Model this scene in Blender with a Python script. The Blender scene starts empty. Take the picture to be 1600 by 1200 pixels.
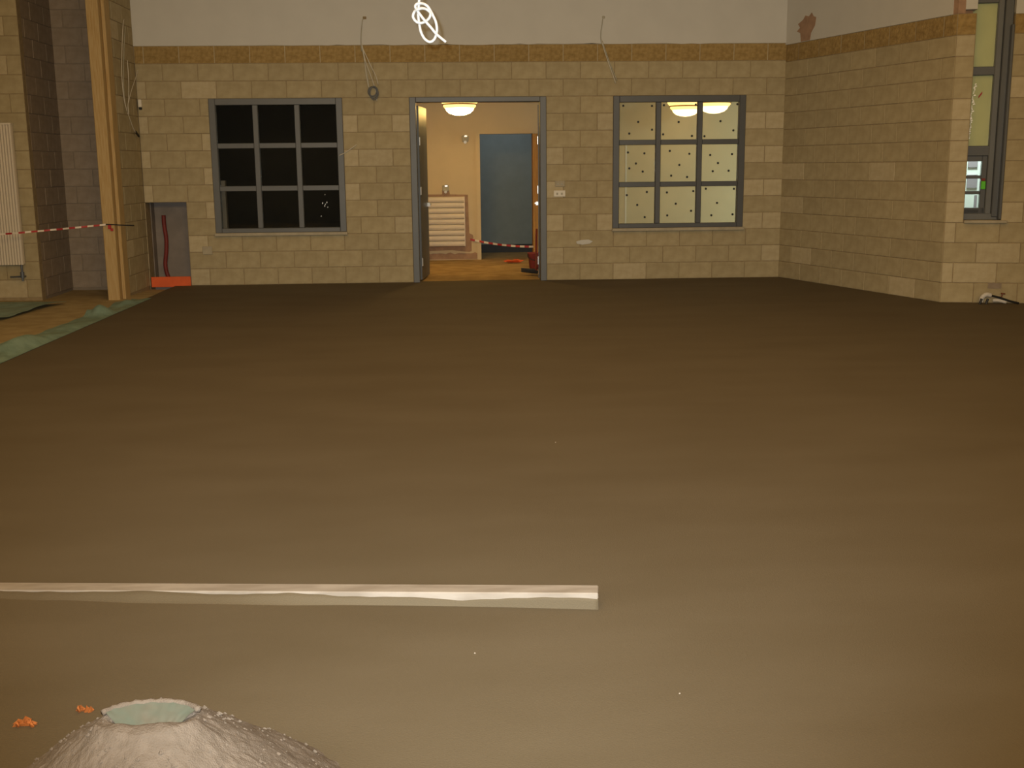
import bpy, math, random
from mathutils import Vector, Matrix, noise
random.seed(7)
S = bpy.context.scene
COL = S.collection

# ------------------------------------------------------------------ camera
F_PX, PITCH, ROLL, YAW, D, H = 1750.0, 0.1922, -0.0099, 0.0468, 15.475, 1.56
cy, sy, cp, sp, cr, sr = math.cos(YAW), math.sin(YAW), math.cos(PITCH), math.sin(PITCH), math.cos(ROLL), math.sin(ROLL)
r_ = Vector((cy, -sy, 0)); h_ = Vector((sy, cy, 0)); zz = Vector((0, 0, 1))
fw = h_ * cp - zz * sp; up = h_ * sp + zz * cp
CX = cr * r_ + sr * up; CY = -sr * r_ + cr * up
cam_d = bpy.data.cameras.new('camera'); cam = bpy.data.objects.new('camera', cam_d); COL.objects.link(cam)
cam.matrix_world = Matrix(((CX.x, CY.x, -fw.x, 0), (CX.y, CY.y, -fw.y, 0), (CX.z, CY.z, -fw.z, H), (0, 0, 0, 1)))
cam_d.sensor_width = 36; cam_d.lens = 36 * F_PX / 1600; cam_d.clip_start = 0.05
S.camera = cam

# ------------------------------------------------------------------ world, lights, exposure
S.view_settings.view_transform = 'Standard'; S.view_settings.look = 'None'
S.view_settings.gamma = 1; S.view_settings.use_curve_mapping = False; S.view_settings.exposure = 0
W = bpy.data.worlds.new('world'); S.world = W; W.use_nodes = True
W.node_tree.nodes['Background'].inputs[0].default_value = (1, .8, .55, 1)
W.node_tree.nodes['Background'].inputs[1].default_value = 0.03

def light(name, typ, loc, energy, col, target=None, **kw):
    d = bpy.data.lights.new(name, typ); d.energy = energy; d.color = col
    for k, v in kw.items(): setattr(d, k, v)
    o = bpy.data.objects.new(name, d); COL.objects.link(o); o.location = loc
    if target is not None:
        o.rotation_euler = (Vector(target) - Vector(loc)).to_track_quat('-Z', 'Y').to_euler()
    return o
CAMP = Vector((0, 0, H))
# the camera's own flash, a few centimetres up and left of the lens
fl = CAMP - CX * 0.032 + CY * 0.04
light('camera_flash', 'SPOT', fl, 1750, (.92, .98, .98), target=fl + fw * 5 + CX * .0 + CY * .40, spot_size=math.radians(74), spot_blend=1.0, shadow_soft_size=.012)
# unseen warm fills added for the hall's ambient, behind the camera and overhead
light('hall_fill', 'AREA', (0, -2.5, 4.4), 430, (1, .69, .31), target=(.3, 15, 1.6), shape='RECTANGLE', size=9, size_y=1.4)
light('overhead_fill', 'AREA', (.5, 7.0, 5.1), 200, (1, .60, .20), target=(.5, 7.001, 0), shape='RECTANGLE', size=7, size_y=9)
# cool window light at the right end of the corridor beyond the wall, and an added dim fill in the room beyond it
light('corridor_daylight', 'AREA', (6.6, 17.4, 1.0), 36, (.78, 1, .95), target=(3.4, 19.2, .9), shape='RECTANGLE', size=1.4, size_y=1.2)
light('far_room_fill', 'AREA', (0.8, 20.0, 2.6), 4, (1, .98, .92), target=(0.8, 21.0, 0.8), shape='RECTANGLE', size=1.2, size_y=.3)
light('pale_screen_fill', 'AREA', (6.05, 13.1, 2.7), 55, (.85, 1, .97), target=(6.15, 13.9, 1.1), shape='RECTANGLE', size=.4, size_y=.4)  # unseen cool lamp added behind the tall window to brighten the pale board

# ------------------------------------------------------------------ materials
def mat(name, col, rough=.85, var=0.0, scale=8, col2=None, bump=0.0, bscale=60, spec=.3, metal=0, emit=None, per_obj=0.0, detail=4, stretch=None, lo=.35, hi=.65):
    m = bpy.data.materials.new(name); m.use_nodes = True
    nt = m.node_tree; b = nt.nodes['Principled BSDF']; L = nt.links.new
    b.inputs['Roughness'].default_value = rough; b.inputs['Metallic'].default_value = metal
    b.inputs['Specular IOR Level'].default_value = spec
    b.inputs['Base Color'].default_value = (*col, 1)
    tc = nt.nodes.new('ShaderNodeTexCoord'); src = tc.outputs['Object']
    if stretch:
        mp = nt.nodes.new('ShaderNodeMapping'); mp.inputs['Scale'].default_value = stretch
        L(src, mp.inputs[0]); src = mp.outputs[0]
    out = None
    if col2 is not None or var:
        n = nt.nodes.new('ShaderNodeTexNoise'); n.inputs['Scale'].default_value = scale; n.inputs['Detail'].default_value = detail
        L(src, n.inputs['Vector'])
        rp = nt.nodes.new('ShaderNodeValToRGB'); rp.color_ramp.elements[0].position = lo; rp.color_ramp.elements[1].position = hi
        c2 = col2 if col2 is not None else tuple(c * (1 - var) for c in col)
        rp.color_ramp.elements[0].color = (*c2, 1); rp.color_ramp.elements[1].color = (*col, 1)
        L(n.outputs[0], rp.inputs[0]); out = rp.outputs[0]
    if per_obj:
        oi = nt.nodes.new('ShaderNodeObjectInfo'); mr = nt.nodes.new('ShaderNodeMapRange')
        mr.inputs['To Min'].default_value = 1 - per_obj; mr.inputs['To Max'].default_value = 1 + per_obj
        L(oi.outputs['Random'], mr.inputs[0])
        hv = nt.nodes.new('ShaderNodeHueSaturation'); L(mr.outputs[0], hv.inputs['Value'])
        if out is not None: L(out, hv.inputs['Color'])
        else: hv.inputs['Color'].default_value = (*col, 1)
        out = hv.outputs[0]
    if out is not None: L(out, b.inputs['Base Color'])
    if bump:
        n2 = nt.nodes.new('ShaderNodeTexNoise'); n2.inputs['Scale'].default_value = bscale; n2.inputs['Detail'].default_value = 5
        L(src, n2.inputs['Vector'])
        bp = nt.nodes.new('ShaderNodeBump'); bp.inputs['Strength'].default_value = bump; bp.inputs['Distance'].default_value = .01
        L(n2.outputs[0], bp.inputs['Height']); L(bp.outputs[0], b.inputs['Normal'])
    if emit:
        b.inputs['Emission Color'].default_value = (*emit[0], 1); b.inputs['Emission Strength'].default_value = emit[1]
    return m
def glass_mat(name, tint=(1, 1, 1), refl=1.0):
    m = bpy.data.materials.new(name); m.use_nodes = True; nt = m.node_tree; nt.nodes.clear(); L = nt.links.new
    o = nt.nodes.new('ShaderNodeOutputMaterial'); mx = nt.nodes.new('ShaderNodeMixShader')
    fr = nt.nodes.new('ShaderNodeFresnel'); fr.inputs[0].default_value = 1.25
    t = nt.nodes.new('ShaderNodeBsdfTransparent'); t.inputs[0].default_value = (*tint, 1)
    g = nt.nodes.new('ShaderNodeBsdfGlossy'); g.inputs['Roughness'].default_value = .02; g.inputs[0].default_value = (refl, refl, refl, 1)
    L(fr.outputs[0], mx.inputs[0]); L(t.outputs[0], mx.inputs[1]); L(g.outputs[0], mx.inputs[2]); L(mx.outputs[0], o.inputs[0])
    return m
M = {}
M['block'] = mat('buff_block', (.415, .34, .20), .95, col2=(.355, .285, .16), scale=9, bump=.2, bscale=90, per_obj=.05, detail=7)
M['pale'] = mat('pale_block', (.48, .40, .25), .95, col2=(.43, .35, .21), scale=14, bump=.2, bscale=90, per_obj=.06)
M['rough'] = mat('split_face_block', (.37, .25, .095), .95, col2=(.27, .175, .06), scale=18, bump=.9, bscale=40, per_obj=.06)
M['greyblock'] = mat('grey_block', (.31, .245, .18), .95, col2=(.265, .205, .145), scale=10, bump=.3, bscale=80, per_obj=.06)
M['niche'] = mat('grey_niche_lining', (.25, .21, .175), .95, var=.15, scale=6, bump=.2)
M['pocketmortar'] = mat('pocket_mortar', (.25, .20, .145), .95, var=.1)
M['mortar'] = mat('mortar', (.33, .25, .14), .95, var=.2, scale=20, bump=.2, bscale=120)
M['palemortar'] = mat('pale_mortar', (.50, .42, .28), .95, var=.1, scale=20)
M['plaster'] = mat('cream_plaster', (.585, .56, .50), .9, var=.04, scale=3, bump=.05, bscale=30)
M['bareplaster'] = mat('bare_pink_plaster', (.40, .25, .16), .95, var=.2, scale=12, bump=.1)
M['screed'] = mat('damp_screed', (.124, .097, .061), .75, col2=(.106, .081, .048), scale=1.6, bump=.25, bscale=260, spec=.25, detail=8, lo=.3, hi=.7, stretch=(.6, 1.4, 1))
M['sandfloor'] = mat('sandy_subfloor', (.43, .33, .17), .95, col2=(.34, .25, .12), scale=5, bump=.5, bscale=25, detail=7)
M['membrane'] = mat('green_polythene', (.215, .315, .26), .5, col2=(.15, .23, .185), scale=7, spec=.4, bump=.3, bscale=12)
M['timber'] = mat('pale_timber', (.50, .36, .17), .7, col2=(.40, .25, .09), scale=6, stretch=(14, 14, .8), bump=.1, bscale=20, lo=.3, hi=.7)
M['greypaint'] = mat('blue_grey_paint', (.125, .128, .125), .45, var=.06, scale=5, spec=.4)
M['darkgreypaint'] = mat('dark_blue_grey_paint', (.085, .088, .09), .4, var=.06, scale=5, spec=.4)
M['sill'] = mat('dusty_sill', (.42, .36, .25), .7, var=.15, scale=8)
M['glass'] = glass_mat('clear_glass', (.93, .95, .93))
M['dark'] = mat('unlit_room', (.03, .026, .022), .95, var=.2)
M['corridor'] = mat('corridor_cream_paint', (.62, .50, .31), .85, var=.04, scale=4)
M['corrceil'] = mat('corridor_ceiling_paint', (.60, .52, .38), .9, var=.04)
M['corrfloor'] = mat('corridor_sandy_floor', (.46, .31, .13), .95, col2=(.32, .20, .075), scale=4, bump=.4, bscale=20, detail=7)
M['whitemetal'] = mat('white_enamel', (.70, .62, .50), .4, var=.04, spec=.4)
M['whiteplastic'] = mat('white_plastic', (.72, .66, .54), .45, var=.03)
M['cable'] = mat('white_flex', (.56, .56, .56), .4, var=.03)
M['thincable'] = mat('grey_white_wire', (.62, .56, .44), .5, var=.1)
M['faint'] = mat('grey_flex', (.42, .39, .29), .6, var=.1)
M['red'] = mat('red_tape', (.42, .03, .03), .5, var=.1)
M['white'] = mat('white_tape', (.72, .62, .5), .5, var=.05)
M['black'] = mat('black_plastic', (.02, .019, .018), .5, var=.2)
M['orange'] = mat('orange_board', (.75, .125, .03), .6, var=.12, scale=10)
M['redhose'] = mat('red_conduit', (.20, .03, .022), .55, var=.2)
M['lampglow'] = mat('lit_lamp_dome', (.9, .8, .6), .4, var=.01, emit=((1, .70, .32), 3.6))
M['lampbright'] = mat('brightly_lit_lamp_dome', (.9, .8, .6), .4, var=.01, emit=((1, .62, .18), 40))
M['ringglow'] = mat('lit_lamp_ring', (.9, .6, .3), .4, var=.01, emit=((1, .62, .18), 2.2))
M['brass'] = mat('lamp_metal_edge', (.30, .17, .06), .4, var=.1)
M['bluegrey'] = mat('blue_grey_board', (.20, .245, .25), .6, var=.08, scale=6)
M['woodtrim'] = mat('orange_timber_lining', (.50, .26, .06), .6, col2=(.38, .18, .04), scale=5, stretch=(12, 12, .8))
M['alu'] = mat('dusty_aluminium', (.34, .295, .25), .75, col2=(.25, .21, .17), scale=18, spec=.4, detail=6, stretch=(.3, 1, 1))
M['wetscreed'] = mat('smeared_screed', (.18, .14, .094), .8, col2=(.152, .117, .077), scale=9, bump=.4, bscale=120)
M['sand'] = mat('crumbly_sand_mix', (.178, .142, .112), .95, col2=(.142, .112, .086), scale=34, bump=.5, bscale=260, detail=8, lo=.25, hi=.65)
M['palegreen'] = mat('dusted_green_sheet', (.10, .118, .092), .6, col2=(.125, .118, .092), scale=14, detail=6)
M['orangescrap'] = mat('orange_fibre', (.42, .13, .03), .8, var=.4, scale=60)
M['film'] = mat('yellow_protective_film', (.66, .62, .34), .6, var=.07, scale=4)
M['palewall'] = mat('pale_outside_wall', (.75, .80, .76), .8, var=.05)
M['mauve'] = mat('mauve_grey_board', (.30, .26, .28), .8, var=.05)
M['green'] = mat('green_tag', (.12, .55, .03), .5, var=.05)
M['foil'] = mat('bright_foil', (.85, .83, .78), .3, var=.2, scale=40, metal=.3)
M['shovelsteel'] = mat('worn_shovel_steel', (.10, .10, .10), .5, var=.2, metal=.4)
M['bucket'] = mat('red_bucket_plastic', (.30, .055, .05), .6, var=.1)
M['pipe'] = mat('white_pipe', (.62, .58, .52), .5, var=.1)
M['copper'] = mat('reddish_copper', (.17, .06, .03), .5, var=.1, metal=.3)
M['grit'] = mat('pale_grit', (.42, .35, .28), .9, var=.1)

# ------------------------------------------------------------------ mesh helpers
class MB:
    def __init__(s): s.v = []; s.f = []; s.mi = []
    def add(s, vs, fs, mi=0):
        o = len(s.v); s.v += [tuple(v) for v in vs]; s.f += [tuple(i + o for i in f) for f in fs]; s.mi += [mi] * len(fs); return s
    def box(s, x0, x1, y0, y1, z0, z1, mi=0, bev=0.0, mtx=None):
        if bev <= 0:
            vs = [(x, y, z) for x in (x0, x1) for y in (y0, y1) for z in (z0, z1)]
            fs = [(0, 1, 3, 2), (4, 6, 7, 5), (0, 4, 5, 1), (2, 3, 7, 6), (0, 2, 6, 4), (1, 5, 7, 3)]
        else:
            b = min(bev, (x1 - x0) * .45, (y1 - y0) * .45, (z1 - z0) * .45); vs = []; idx = {}
            X, Y, Z = (x0, x1), (y0, y1), (z0, z1)
            for i in (0, 1):
                for j in (0, 1):
                    for k in (0, 1):
                        p = [X[i], Y[j], Z[k]]; sg = [1 - 2 * i, 1 - 2 * j, 1 - 2 * k]
                        for a in range(3):
                            q = list(p)
                            for c in range(3):
                                if c != a: q[c] += sg[c] * b
                            idx[i, j, k, a] = len(vs); vs.append(tuple(q))
            fs = []
            for a in range(3):
                o1, o2 = [c for c in range(3) if c != a]
                for sd in (0, 1):
                    loop = []
                    for (p, q) in ((0, 0), (1, 0), (1, 1), (0, 1)):
                        t = [0, 0, 0]; t[a] = sd; t[o1] = p; t[o2] = q; loop.append(idx[(*t, a)])
                    fs.append(tuple(loop))
            for a in range(3):
                o1, o2 = [c for c in range(3) if c != a]
                for p in (0, 1):
                    for q in (0, 1):
                        t0 = [0, 0, 0]; t0[o1] = p; t0[o2] = q; t1 = list(t0); t1[a] = 1
                        fs.append((idx[(*t0, o1)], idx[(*t1, o1)], idx[(*t1, o2)], idx[(*t0, o2)]))
            for i in (0, 1):
                for j in (0, 1):
                    for k in (0, 1): fs.append((idx[i, j, k, 0], idx[i, j, k, 1], idx[i, j, k, 2]))
        if mtx: vs = [mtx @ Vector(v) for v in vs]
        return s.add(vs, fs, mi)
    def tube(s, pts, r, n=8, mi=0, closed=False, smooth=0):
        P = [Vector(p) for p in pts]
        if smooth:
            Q = []; N = len(P)
            rng = range(N if closed else N - 1)
            for i in rng:
                p0 = P[(i - 1) % N] if closed or i > 0 else P[0]; p1 = P[i]; p2 = P[(i + 1) % N]
                p3 = P[(i + 2) % N] if closed or i + 2 < N else P[-1]
                for k in range(smooth):
                    t = k / smooth
                    Q.append(.5 * ((2 * p1) + (-p0 + p2) * t + (2 * p0 - 5 * p1 + 4 * p2 - p3) * t * t + (-p0 + 3 * p1 - 3 * p2 + p3) * t ** 3))
            if not closed: Q.append(P[-1])
            P = Q
        N = len(P); vs = []; prev = None
        for i, p in enumerate(P):
            a = P[(i - 1) % N] if closed or i > 0 else p; b = P[(i + 1) % N] if closed or i < N - 1 else p
            t = (b - a).normalized()
            if prev is None: nrm = t.orthogonal().normalized()
            else:
                nrm = prev - t * prev.dot(t); nrm = nrm.normalized() if nrm.length > 1e-6 else t.orthogonal().normalized()
            prev = nrm; bn = t.cross(nrm); rr = r[i * len(r) // N] if isinstance(r, (list, tuple)) else r
            for k in range(n):
                an = 2 * math.pi * k / n; vs.append(p + (nrm * math.cos(an) + bn * math.sin(an)) * rr)
        fs = []
        for i in range(N if closed else N - 1):
            j = (i + 1) % N
            for k in range(n): fs.append((i * n + k, i * n + (k + 1) % n, j * n + (k + 1) % n, j * n + k))
        if not closed: fs += [tuple(range(n - 1, -1, -1)), tuple((N - 1) * n + k for k in range(n))]
        return s.add(vs, fs, mi)
    def lathe(s, prof, c, n=32, mi=0):
        vs = []; fs = []
        for (rr, z) in prof:
            for k in range(n):
                a = 2 * math.pi * k / n; vs.append((c[0] + rr * math.cos(a), c[1] + rr * math.sin(a), c[2] + z))
        for i in range(len(prof) - 1):
            for k in range(n): fs.append((i * n + k, i * n + (k + 1) % n, (i + 1) * n + (k + 1) % n, (i + 1) * n + k))
        return s.add(vs, fs, mi)
    def prism(s, poly, axis, a0, a1, mi=0):
        n = len(poly)
        def put(p, a): return {'x': (a, p[0], p[1]), 'y': (p[0], a, p[1]), 'z': (p[0], p[1], a)}[axis]
        vs = [put(p, a0) for p in poly] + [put(p, a1) for p in poly]
        fs = [tuple(range(n)), tuple(range(2 * n - 1, n - 1, -1))] + [(i, (i + 1) % n, n + (i + 1) % n, n + i) for i in range(n)]
        return s.add(vs, fs, mi)
    def grid(s, nx, ny, fn, mi=0):
        vs = [fn(i / nx, j / ny) for j in range(ny + 1) for i in range(nx + 1)]
        fs = [(j * (nx + 1) + i, j * (nx + 1) + i + 1, (j + 1) * (nx + 1) + i + 1, (j + 1) * (nx + 1) + i) for j in range(ny) for i in range(nx)]
        return s.add(vs, fs, mi)
    def mesh(s, name, mats, off=(0, 0, 0), smooth=False):
        me = bpy.data.meshes.new(name)
        me.from_pydata([(v[0] - off[0], v[1] - off[1], v[2] - off[2]) for v in s.v], [], s.f)
        for m in (mats if isinstance(mats, (list, tuple)) else [mats]): me.materials.append(m)
        import bmesh
        bm = bmesh.new(); bm.from_mesh(me); bm.faces.ensure_lookup_table()
        for f, i in zip(bm.faces, s.mi): f.material_index = i; f.smooth = smooth
        bmesh.ops.recalc_face_normals(bm, faces=bm.faces[:]); bm.to_mesh(me); bm.free()
        return me
    def build(s, name, mats, parent=None, smooth=False, loc=None):
        """verts are in world space (or wall-local when the parent chain is a wall); the object is linked as one mesh"""
        if parent is None:
            off = loc if loc else (0, 0, 0)
        else:
            off = parent.get('_off', (0, 0, 0))
        o = bpy.data.objects.new(name, s.mesh(name, mats, off, smooth)); COL.objects.link(o)
        if parent is None: o.location = off; OFF[o.name] = tuple(off)
        else: o.parent = parent
        o['_off'] = tuple(off)
        return o
OFF = {}
def tag(o, label=None, cat=None, group=None, kind=None):
    if label: o['label'] = label
    if cat: o['category'] = cat
    if group: o['group'] = group
    if kind: o['kind'] = kind
    return o
def thing(name, loc, label, cat, group=None, kind=None):
    o = bpy.data.objects.new(name, None); COL.objects.link(o); o.location = loc; o['_off'] = tuple(loc); o.empty_display_size = .1
    return tag(o, label, cat, group, kind)

# ------------------------------------------------------------------ block walls
CH = 0.225; BL = 0.461; J = 0.004; REC = 0.005
_cache = {}
def block_mesh(w, h, style):
    key = (round(w, 3), round(h, 3), style)
    if key in _cache: return _cache[key]
    mb = MB(); d = .085; b = .003
    if style == 'rough':
        n, mrow = 6, 3; rnd = random.Random(len(_cache))
        def fn(u, v):
            edge = u in (0, 1) or v in (0, 1)
            return (u * w, 0.001 if edge else -.001 - rnd.random() * .009, v * h)
        mb.grid(n, mrow, fn)
        vs = [(0, .004, 0), (w, .004, 0), (w, .004, h), (0, .004, h), (0, d, 0), (w, d, 0), (w, d, h), (0, d, h)]
        mb.add(vs, [(0, 1, 5, 4), (1, 2, 6, 5), (2, 3, 7, 6), (3, 0, 4, 7)])
    else:
        fr = [(b, 0, b), (w - b, 0, b), (w - b, 0, h - b), (b, 0, h - b)]
        md = [(0, b, 0), (w, b, 0), (w, b, h), (0, b, h)]; bk = [(0, d, 0), (w, d, 0), (w, d, h), (0, d, h)]
        mb.add(fr + md + bk, [(0, 1, 2, 3)] + [(i, (i + 1) % 4, 4 + (i + 1) % 4, 4 + i) for i in range(4)] + [(4 + i, 4 + (i + 1) % 4, 8 + (i + 1) % 4, 8 + i) for i in range(4)])
    me = mb.mesh('block', M[{'rough': 'rough', 'pale': 'pale', 'grey': 'greyblock'}.get(style, 'block')])
    _cache[key] = me; return me
def wall(name, P0, ang, length, ncourse, label, openings=(), phase=0.0, ch=CH, z0=0.0, thick=.24, rough=13, style='block', ends_pale=True, base_drop=.12, mort='mortar', maxlen=None):
    """a block wall seen from its local -y side; local x runs along the face"""
    zt = z0 + ncourse * ch
    xs = sorted({0, length, *[o[0] for o in openings], *[o[1] for o in openings]}); zs = sorted({z0 - base_drop, zt, *[o[2] for o in openings], *[o[3] for o in openings]})
    xs = [x for x in xs if 0 <= x <= length]; zs = [z for z in zs if z0 - base_drop <= z <= zt]
    mb = MB()
    for i in range(len(xs) - 1):
        col = []
        for j in range(len(zs) - 1):
            mx, mz = (xs[i] + xs[i + 1]) / 2, (zs[j] + zs[j + 1]) / 2
            if not any(o[0] < mx < o[1] and o[2] < mz < o[3] for o in openings):
                if col and abs(col[-1][1] - zs[j]) < 1e-6: col[-1][1] = zs[j + 1]
                else: col.append([zs[j], zs[j + 1]])
        for a, b in col: mb.box(xs[i], xs[i + 1], REC, thick, a, b)
    w = bpy.data.objects.new(name, mb.mesh(name, M[mort])); COL.objects.link(w)
    w.location = (P0[0], P0[1], 0); w.rotation_euler = (0, 0, ang); w['_off'] = (0, 0, 0)
    tag(w, label, 'wall', kind='structure')
    rnd = random.Random(name)
    for i in range(ncourse):
        za, zb = z0 + i * ch, z0 + (i + 1) * ch; zm = (za + zb) / 2
        ivs = [(0, length)]
        for o in openings:
            if o[2] < zm < o[3]:
                nv = []
                for a, b in ivs:
                    if o[1] <= a or o[0] >= b: nv.append((a, b)); continue
                    if o[0] > a: nv.append((a, o[0]))
                    if o[1] < b: nv.append((o[1], b))
                ivs = nv
        ph = phase + (BL / 2 if i % 2 == 0 else 0)
        for a, b in ivs:
            k = math.ceil((a - ph) / BL - 1e-6); cuts = [a]
            while ph + k * BL < b:
                c = ph + k * BL
                if c - cuts[-1] > .09 and b - c > .09: cuts.append(c)
                k += 1
            cuts.append(b)
            for c0, c1 in zip(cuts[:-1], cuts[1:]):
                st = style
                if rough is not None and i == rough: st = 'rough'
                elif style == 'block' and ends_pale and openings and (c1 - c0) < BL * .7 and (c0 == a or c1 == b): st = 'pale' if rnd.random() < .75 else 'block'
                elif style == 'block' and rnd.random() < .06: st = 'pale'
                o = bpy.data.objects.new('block', block_mesh(c1 - c0 - 2 * J, ch - 2 * J, st)); COL.objects.link(o)
                o.parent = w; o.location = (c0 + J, rnd.uniform(-.0025, .0015), za + J)
    return w
def local(w):  # make MB build() children in wall-local coordinates
    return w

# ------------------------------------------------------------------ the setting: floors
def bumpy(x, y, s, a): return a * noise.noise(Vector((x * s, y * s, 3.1)))
mb = MB()
def ff(u, v):
    y = -3 + v * 18.6; x = -3.86 + u * 11.5
    ed = .012 * noise.noise(Vector((y * 1.3, 5, 0))) if u == 0 else 0
    return (x + ed, y, bumpy(x, y, .5, .0025) + bumpy(x, y, 2.2, .0008))
mb.grid(80, 130, ff)
floor = mb.build('floor', M['screed'], smooth=True)
e = MB(); e.box(-3.85, 7.6, -3, 15.6, -.12, -.012)
e.build('slab', M['screed'], floor)
tag(floor, 'freshly levelled damp brown screed floor of the hall', 'floor', kind='structure')
mb = MB()
mb.grid(40, 90, lambda u, v: (-9 + u * 5.14, -3 + v * 18.4, -.035 + bumpy(u * 5, v * 18, 1.6, .012) + bumpy(u * 5, v * 18, 5, .005)))
fl2 = mb.build('floor_left', M['sandfloor'], smooth=True)
tag(fl2, 'lower sandy subfloor left of the screed edge', 'floor', kind='structure')

# ------------------------------------------------------------------ block walls of the hall
X0 = -4.2; Wd = 8.70
WL = (-3.272, -1.508); WR = (2.131, 3.941); DR = (-.614 - .0, 1.222)
lx = lambda x: x - X0
wb = wall('wall_back', (X0, D), 0, Wd, 14, 'long buff block wall at the back with a door between two windows',
    openings=[(lx(WL[0]), lx(WL[1]), .675, 2.475), (lx(WR[0]), lx(WR[1]), .675, 2.475), (lx(DR[0]), lx(DR[1]), -.12, 2.475), (lx(-4.195), lx(-3.645), -.12, 1.125)], phase=lx(-.391) % BL)
# plaster above the band (part of the wall), lower edge ragged
def plaster(w, x0, x1, z0, z1, ragged, y=-.012):
    m = MB(); n = max(2, int((x1 - x0) / .12)); top = []; 
    for i in range(n + 1):
        x = x0 + (x1 - x0) * i / n
        rg = (.022 * noise.noise(Vector((x * 2.1, 1, 0))) + .012 * noise.noise(Vector((x * 7, 4, 0)))) if ragged(x) else 0
        top.append((x, z0 + rg))
    vs = []; fs = []
    for (x, z) in top: vs += [(x, y, z), (x, y, z1), (x, .2, z), (x, .2, z1)]
    for i in range(n):
        a = 4 * i; b = a + 4
        fs += [(a, b, b + 1, a + 1), (a, a + 2, b + 2, b), (a + 1, b + 1, b + 3, a + 3), (a + 2, a + 3, b + 3, b + 2)]
    fs += [(0, 1, 3, 2), (4 * n, 4 * n + 2, 4 * n + 3, 4 * n + 1)]
    m.add(vs, fs); return m.build('plaster', M['plaster'], w)
tag(plaster(wb, 0.0, Wd, 3.15, 5.2, lambda x: 1.6 < x < 7.6), 'cream plaster above the split faced block band')

CR = (4.465, 15.487); CE = (5.43, 12.36)
ang_r = math.atan2(CE[1] - CR[1], CE[0] - CR[0]); Lr = math.hypot(CE[0] - CR[0], CE[1] - CR[1])
wr = wall('wall_right', CR, ang_r, Lr, 14, 'buff block wall running forward on the right of the dark red-free corner', phase=.3, ch=.2232)
wr['label'] = 'angled buff block wall on the right between back wall and tall window'
plaster(wr, 0, Lr - .07, 14 * .2232, 5.2, lambda x: False)
m = MB(); m.prism([(x + .09, z) for x, z in ((.28, 3.13), (.48, 3.13), (.50, 3.22), (.58, 3.30), (.60, 3.40), (.54, 3.42), (.50, 3.47), (.44, 3.43), (.36, 3.45), (.31, 3.40), (.20, 3.36), (.25, 3.31), (.18, 3.27), (.26, 3.24))], 'y', -.016, .0)
tag(m.build('plaster_patch', M['bareplaster'], wr), 'ragged bare brown patch low on the cream plaster')
m = MB(); m.box(Lr - .07, Lr, -.002, .2, 14 * .2232, 5.2); m.build('bare_edge_strip', M['bareplaster'], wr)

for w_, L_, h_c in ((wb, Wd, CH), (wr, Lr, .2232)):
    m = MB(); m.box(0, L_, .0035, REC + .002, 13 * h_c + .006, 14 * h_c); m.build('pale_joint', M['palemortar'], w_)
ang_w = math.radians(-14); WX0, WX1, WZ0 = .195, .585, .90
ww = wall('wall_wing', CE, ang_w, 2.6, 14, 'short buff block wall facing the hall on the far right around the tall window', openings=[(WX0, WX1, WZ0, 9)], phase=.12, ch=.2232)
for a, b in ((0, .075), ):
    m = MB(); m.box(a, b, -.004, .2, 14 * .2232, 5.2); m.build('bare_edge_strip', M['bareplaster'], ww)
plaster(ww, .075, WX0, 14 * .2232 + .04, 5.2, lambda x: False)
plaster(ww, WX1, 2.6, 14 * .2232 - .02, 5.2, lambda x: False)

ST0, ST1 = 14.46, 15.475
ws = wall('wall_stub', (X0, ST0), math.pi / 2, ST1 - ST0, 19, 'narrow buff block return wall beside the timber posts left of the niche', phase=.12, rough=None)
# niche lining and pocket walls
wp = wall('wall_pocket', (-5.26, 15.40), 0, 1.05, 19, 'grey block wall at the back of the partition pocket', style='grey', rough=None, phase=.2, mort='pocketmortar')
ws2 = wall('wall_pocket_side', (-5.21, 14.34), math.pi / 2, 1.065, 19, 'grey block side wall of the partition pocket', style='grey', rough=None, phase=.33, mort='pocketmortar')
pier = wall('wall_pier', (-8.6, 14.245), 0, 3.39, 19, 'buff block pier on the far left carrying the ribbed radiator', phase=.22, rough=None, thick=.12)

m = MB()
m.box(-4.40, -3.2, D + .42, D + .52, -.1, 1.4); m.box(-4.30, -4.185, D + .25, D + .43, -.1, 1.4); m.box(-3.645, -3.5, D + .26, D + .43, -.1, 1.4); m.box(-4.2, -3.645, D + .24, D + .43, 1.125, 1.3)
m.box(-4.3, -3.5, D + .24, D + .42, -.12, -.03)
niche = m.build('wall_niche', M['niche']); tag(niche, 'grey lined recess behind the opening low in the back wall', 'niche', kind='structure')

# off-screen enclosure: ceiling and outer walls
m = MB(); m.box(-9.2, 8, -4, 16, 5.2, 5.35); tag(m.build('ceiling', M['plaster']), 'pale ceiling high above the hall', 'ceiling', kind='structure')
m = MB(); m.box(-9.2, -9, -4, 14.3, -.1, 5.2); tag(m.build('wall_left', M['plaster']), 'plain hall wall out of view on the left', 'wall', kind='structure')
m = MB(); m.box(7.6, 7.8, -4, 12, -.1, 5.2); tag(m.build('wall_outer', M['plaster']), 'plain hall wall out of view on the right', 'wall', kind='structure')
m = MB(); m.box(-9.2, 8, -4.2, -4, -.1, 5.2); tag(m.build('wall_front', M['plaster']), 'plain hall wall behind the viewpoint', 'wall', kind='structure')

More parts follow.
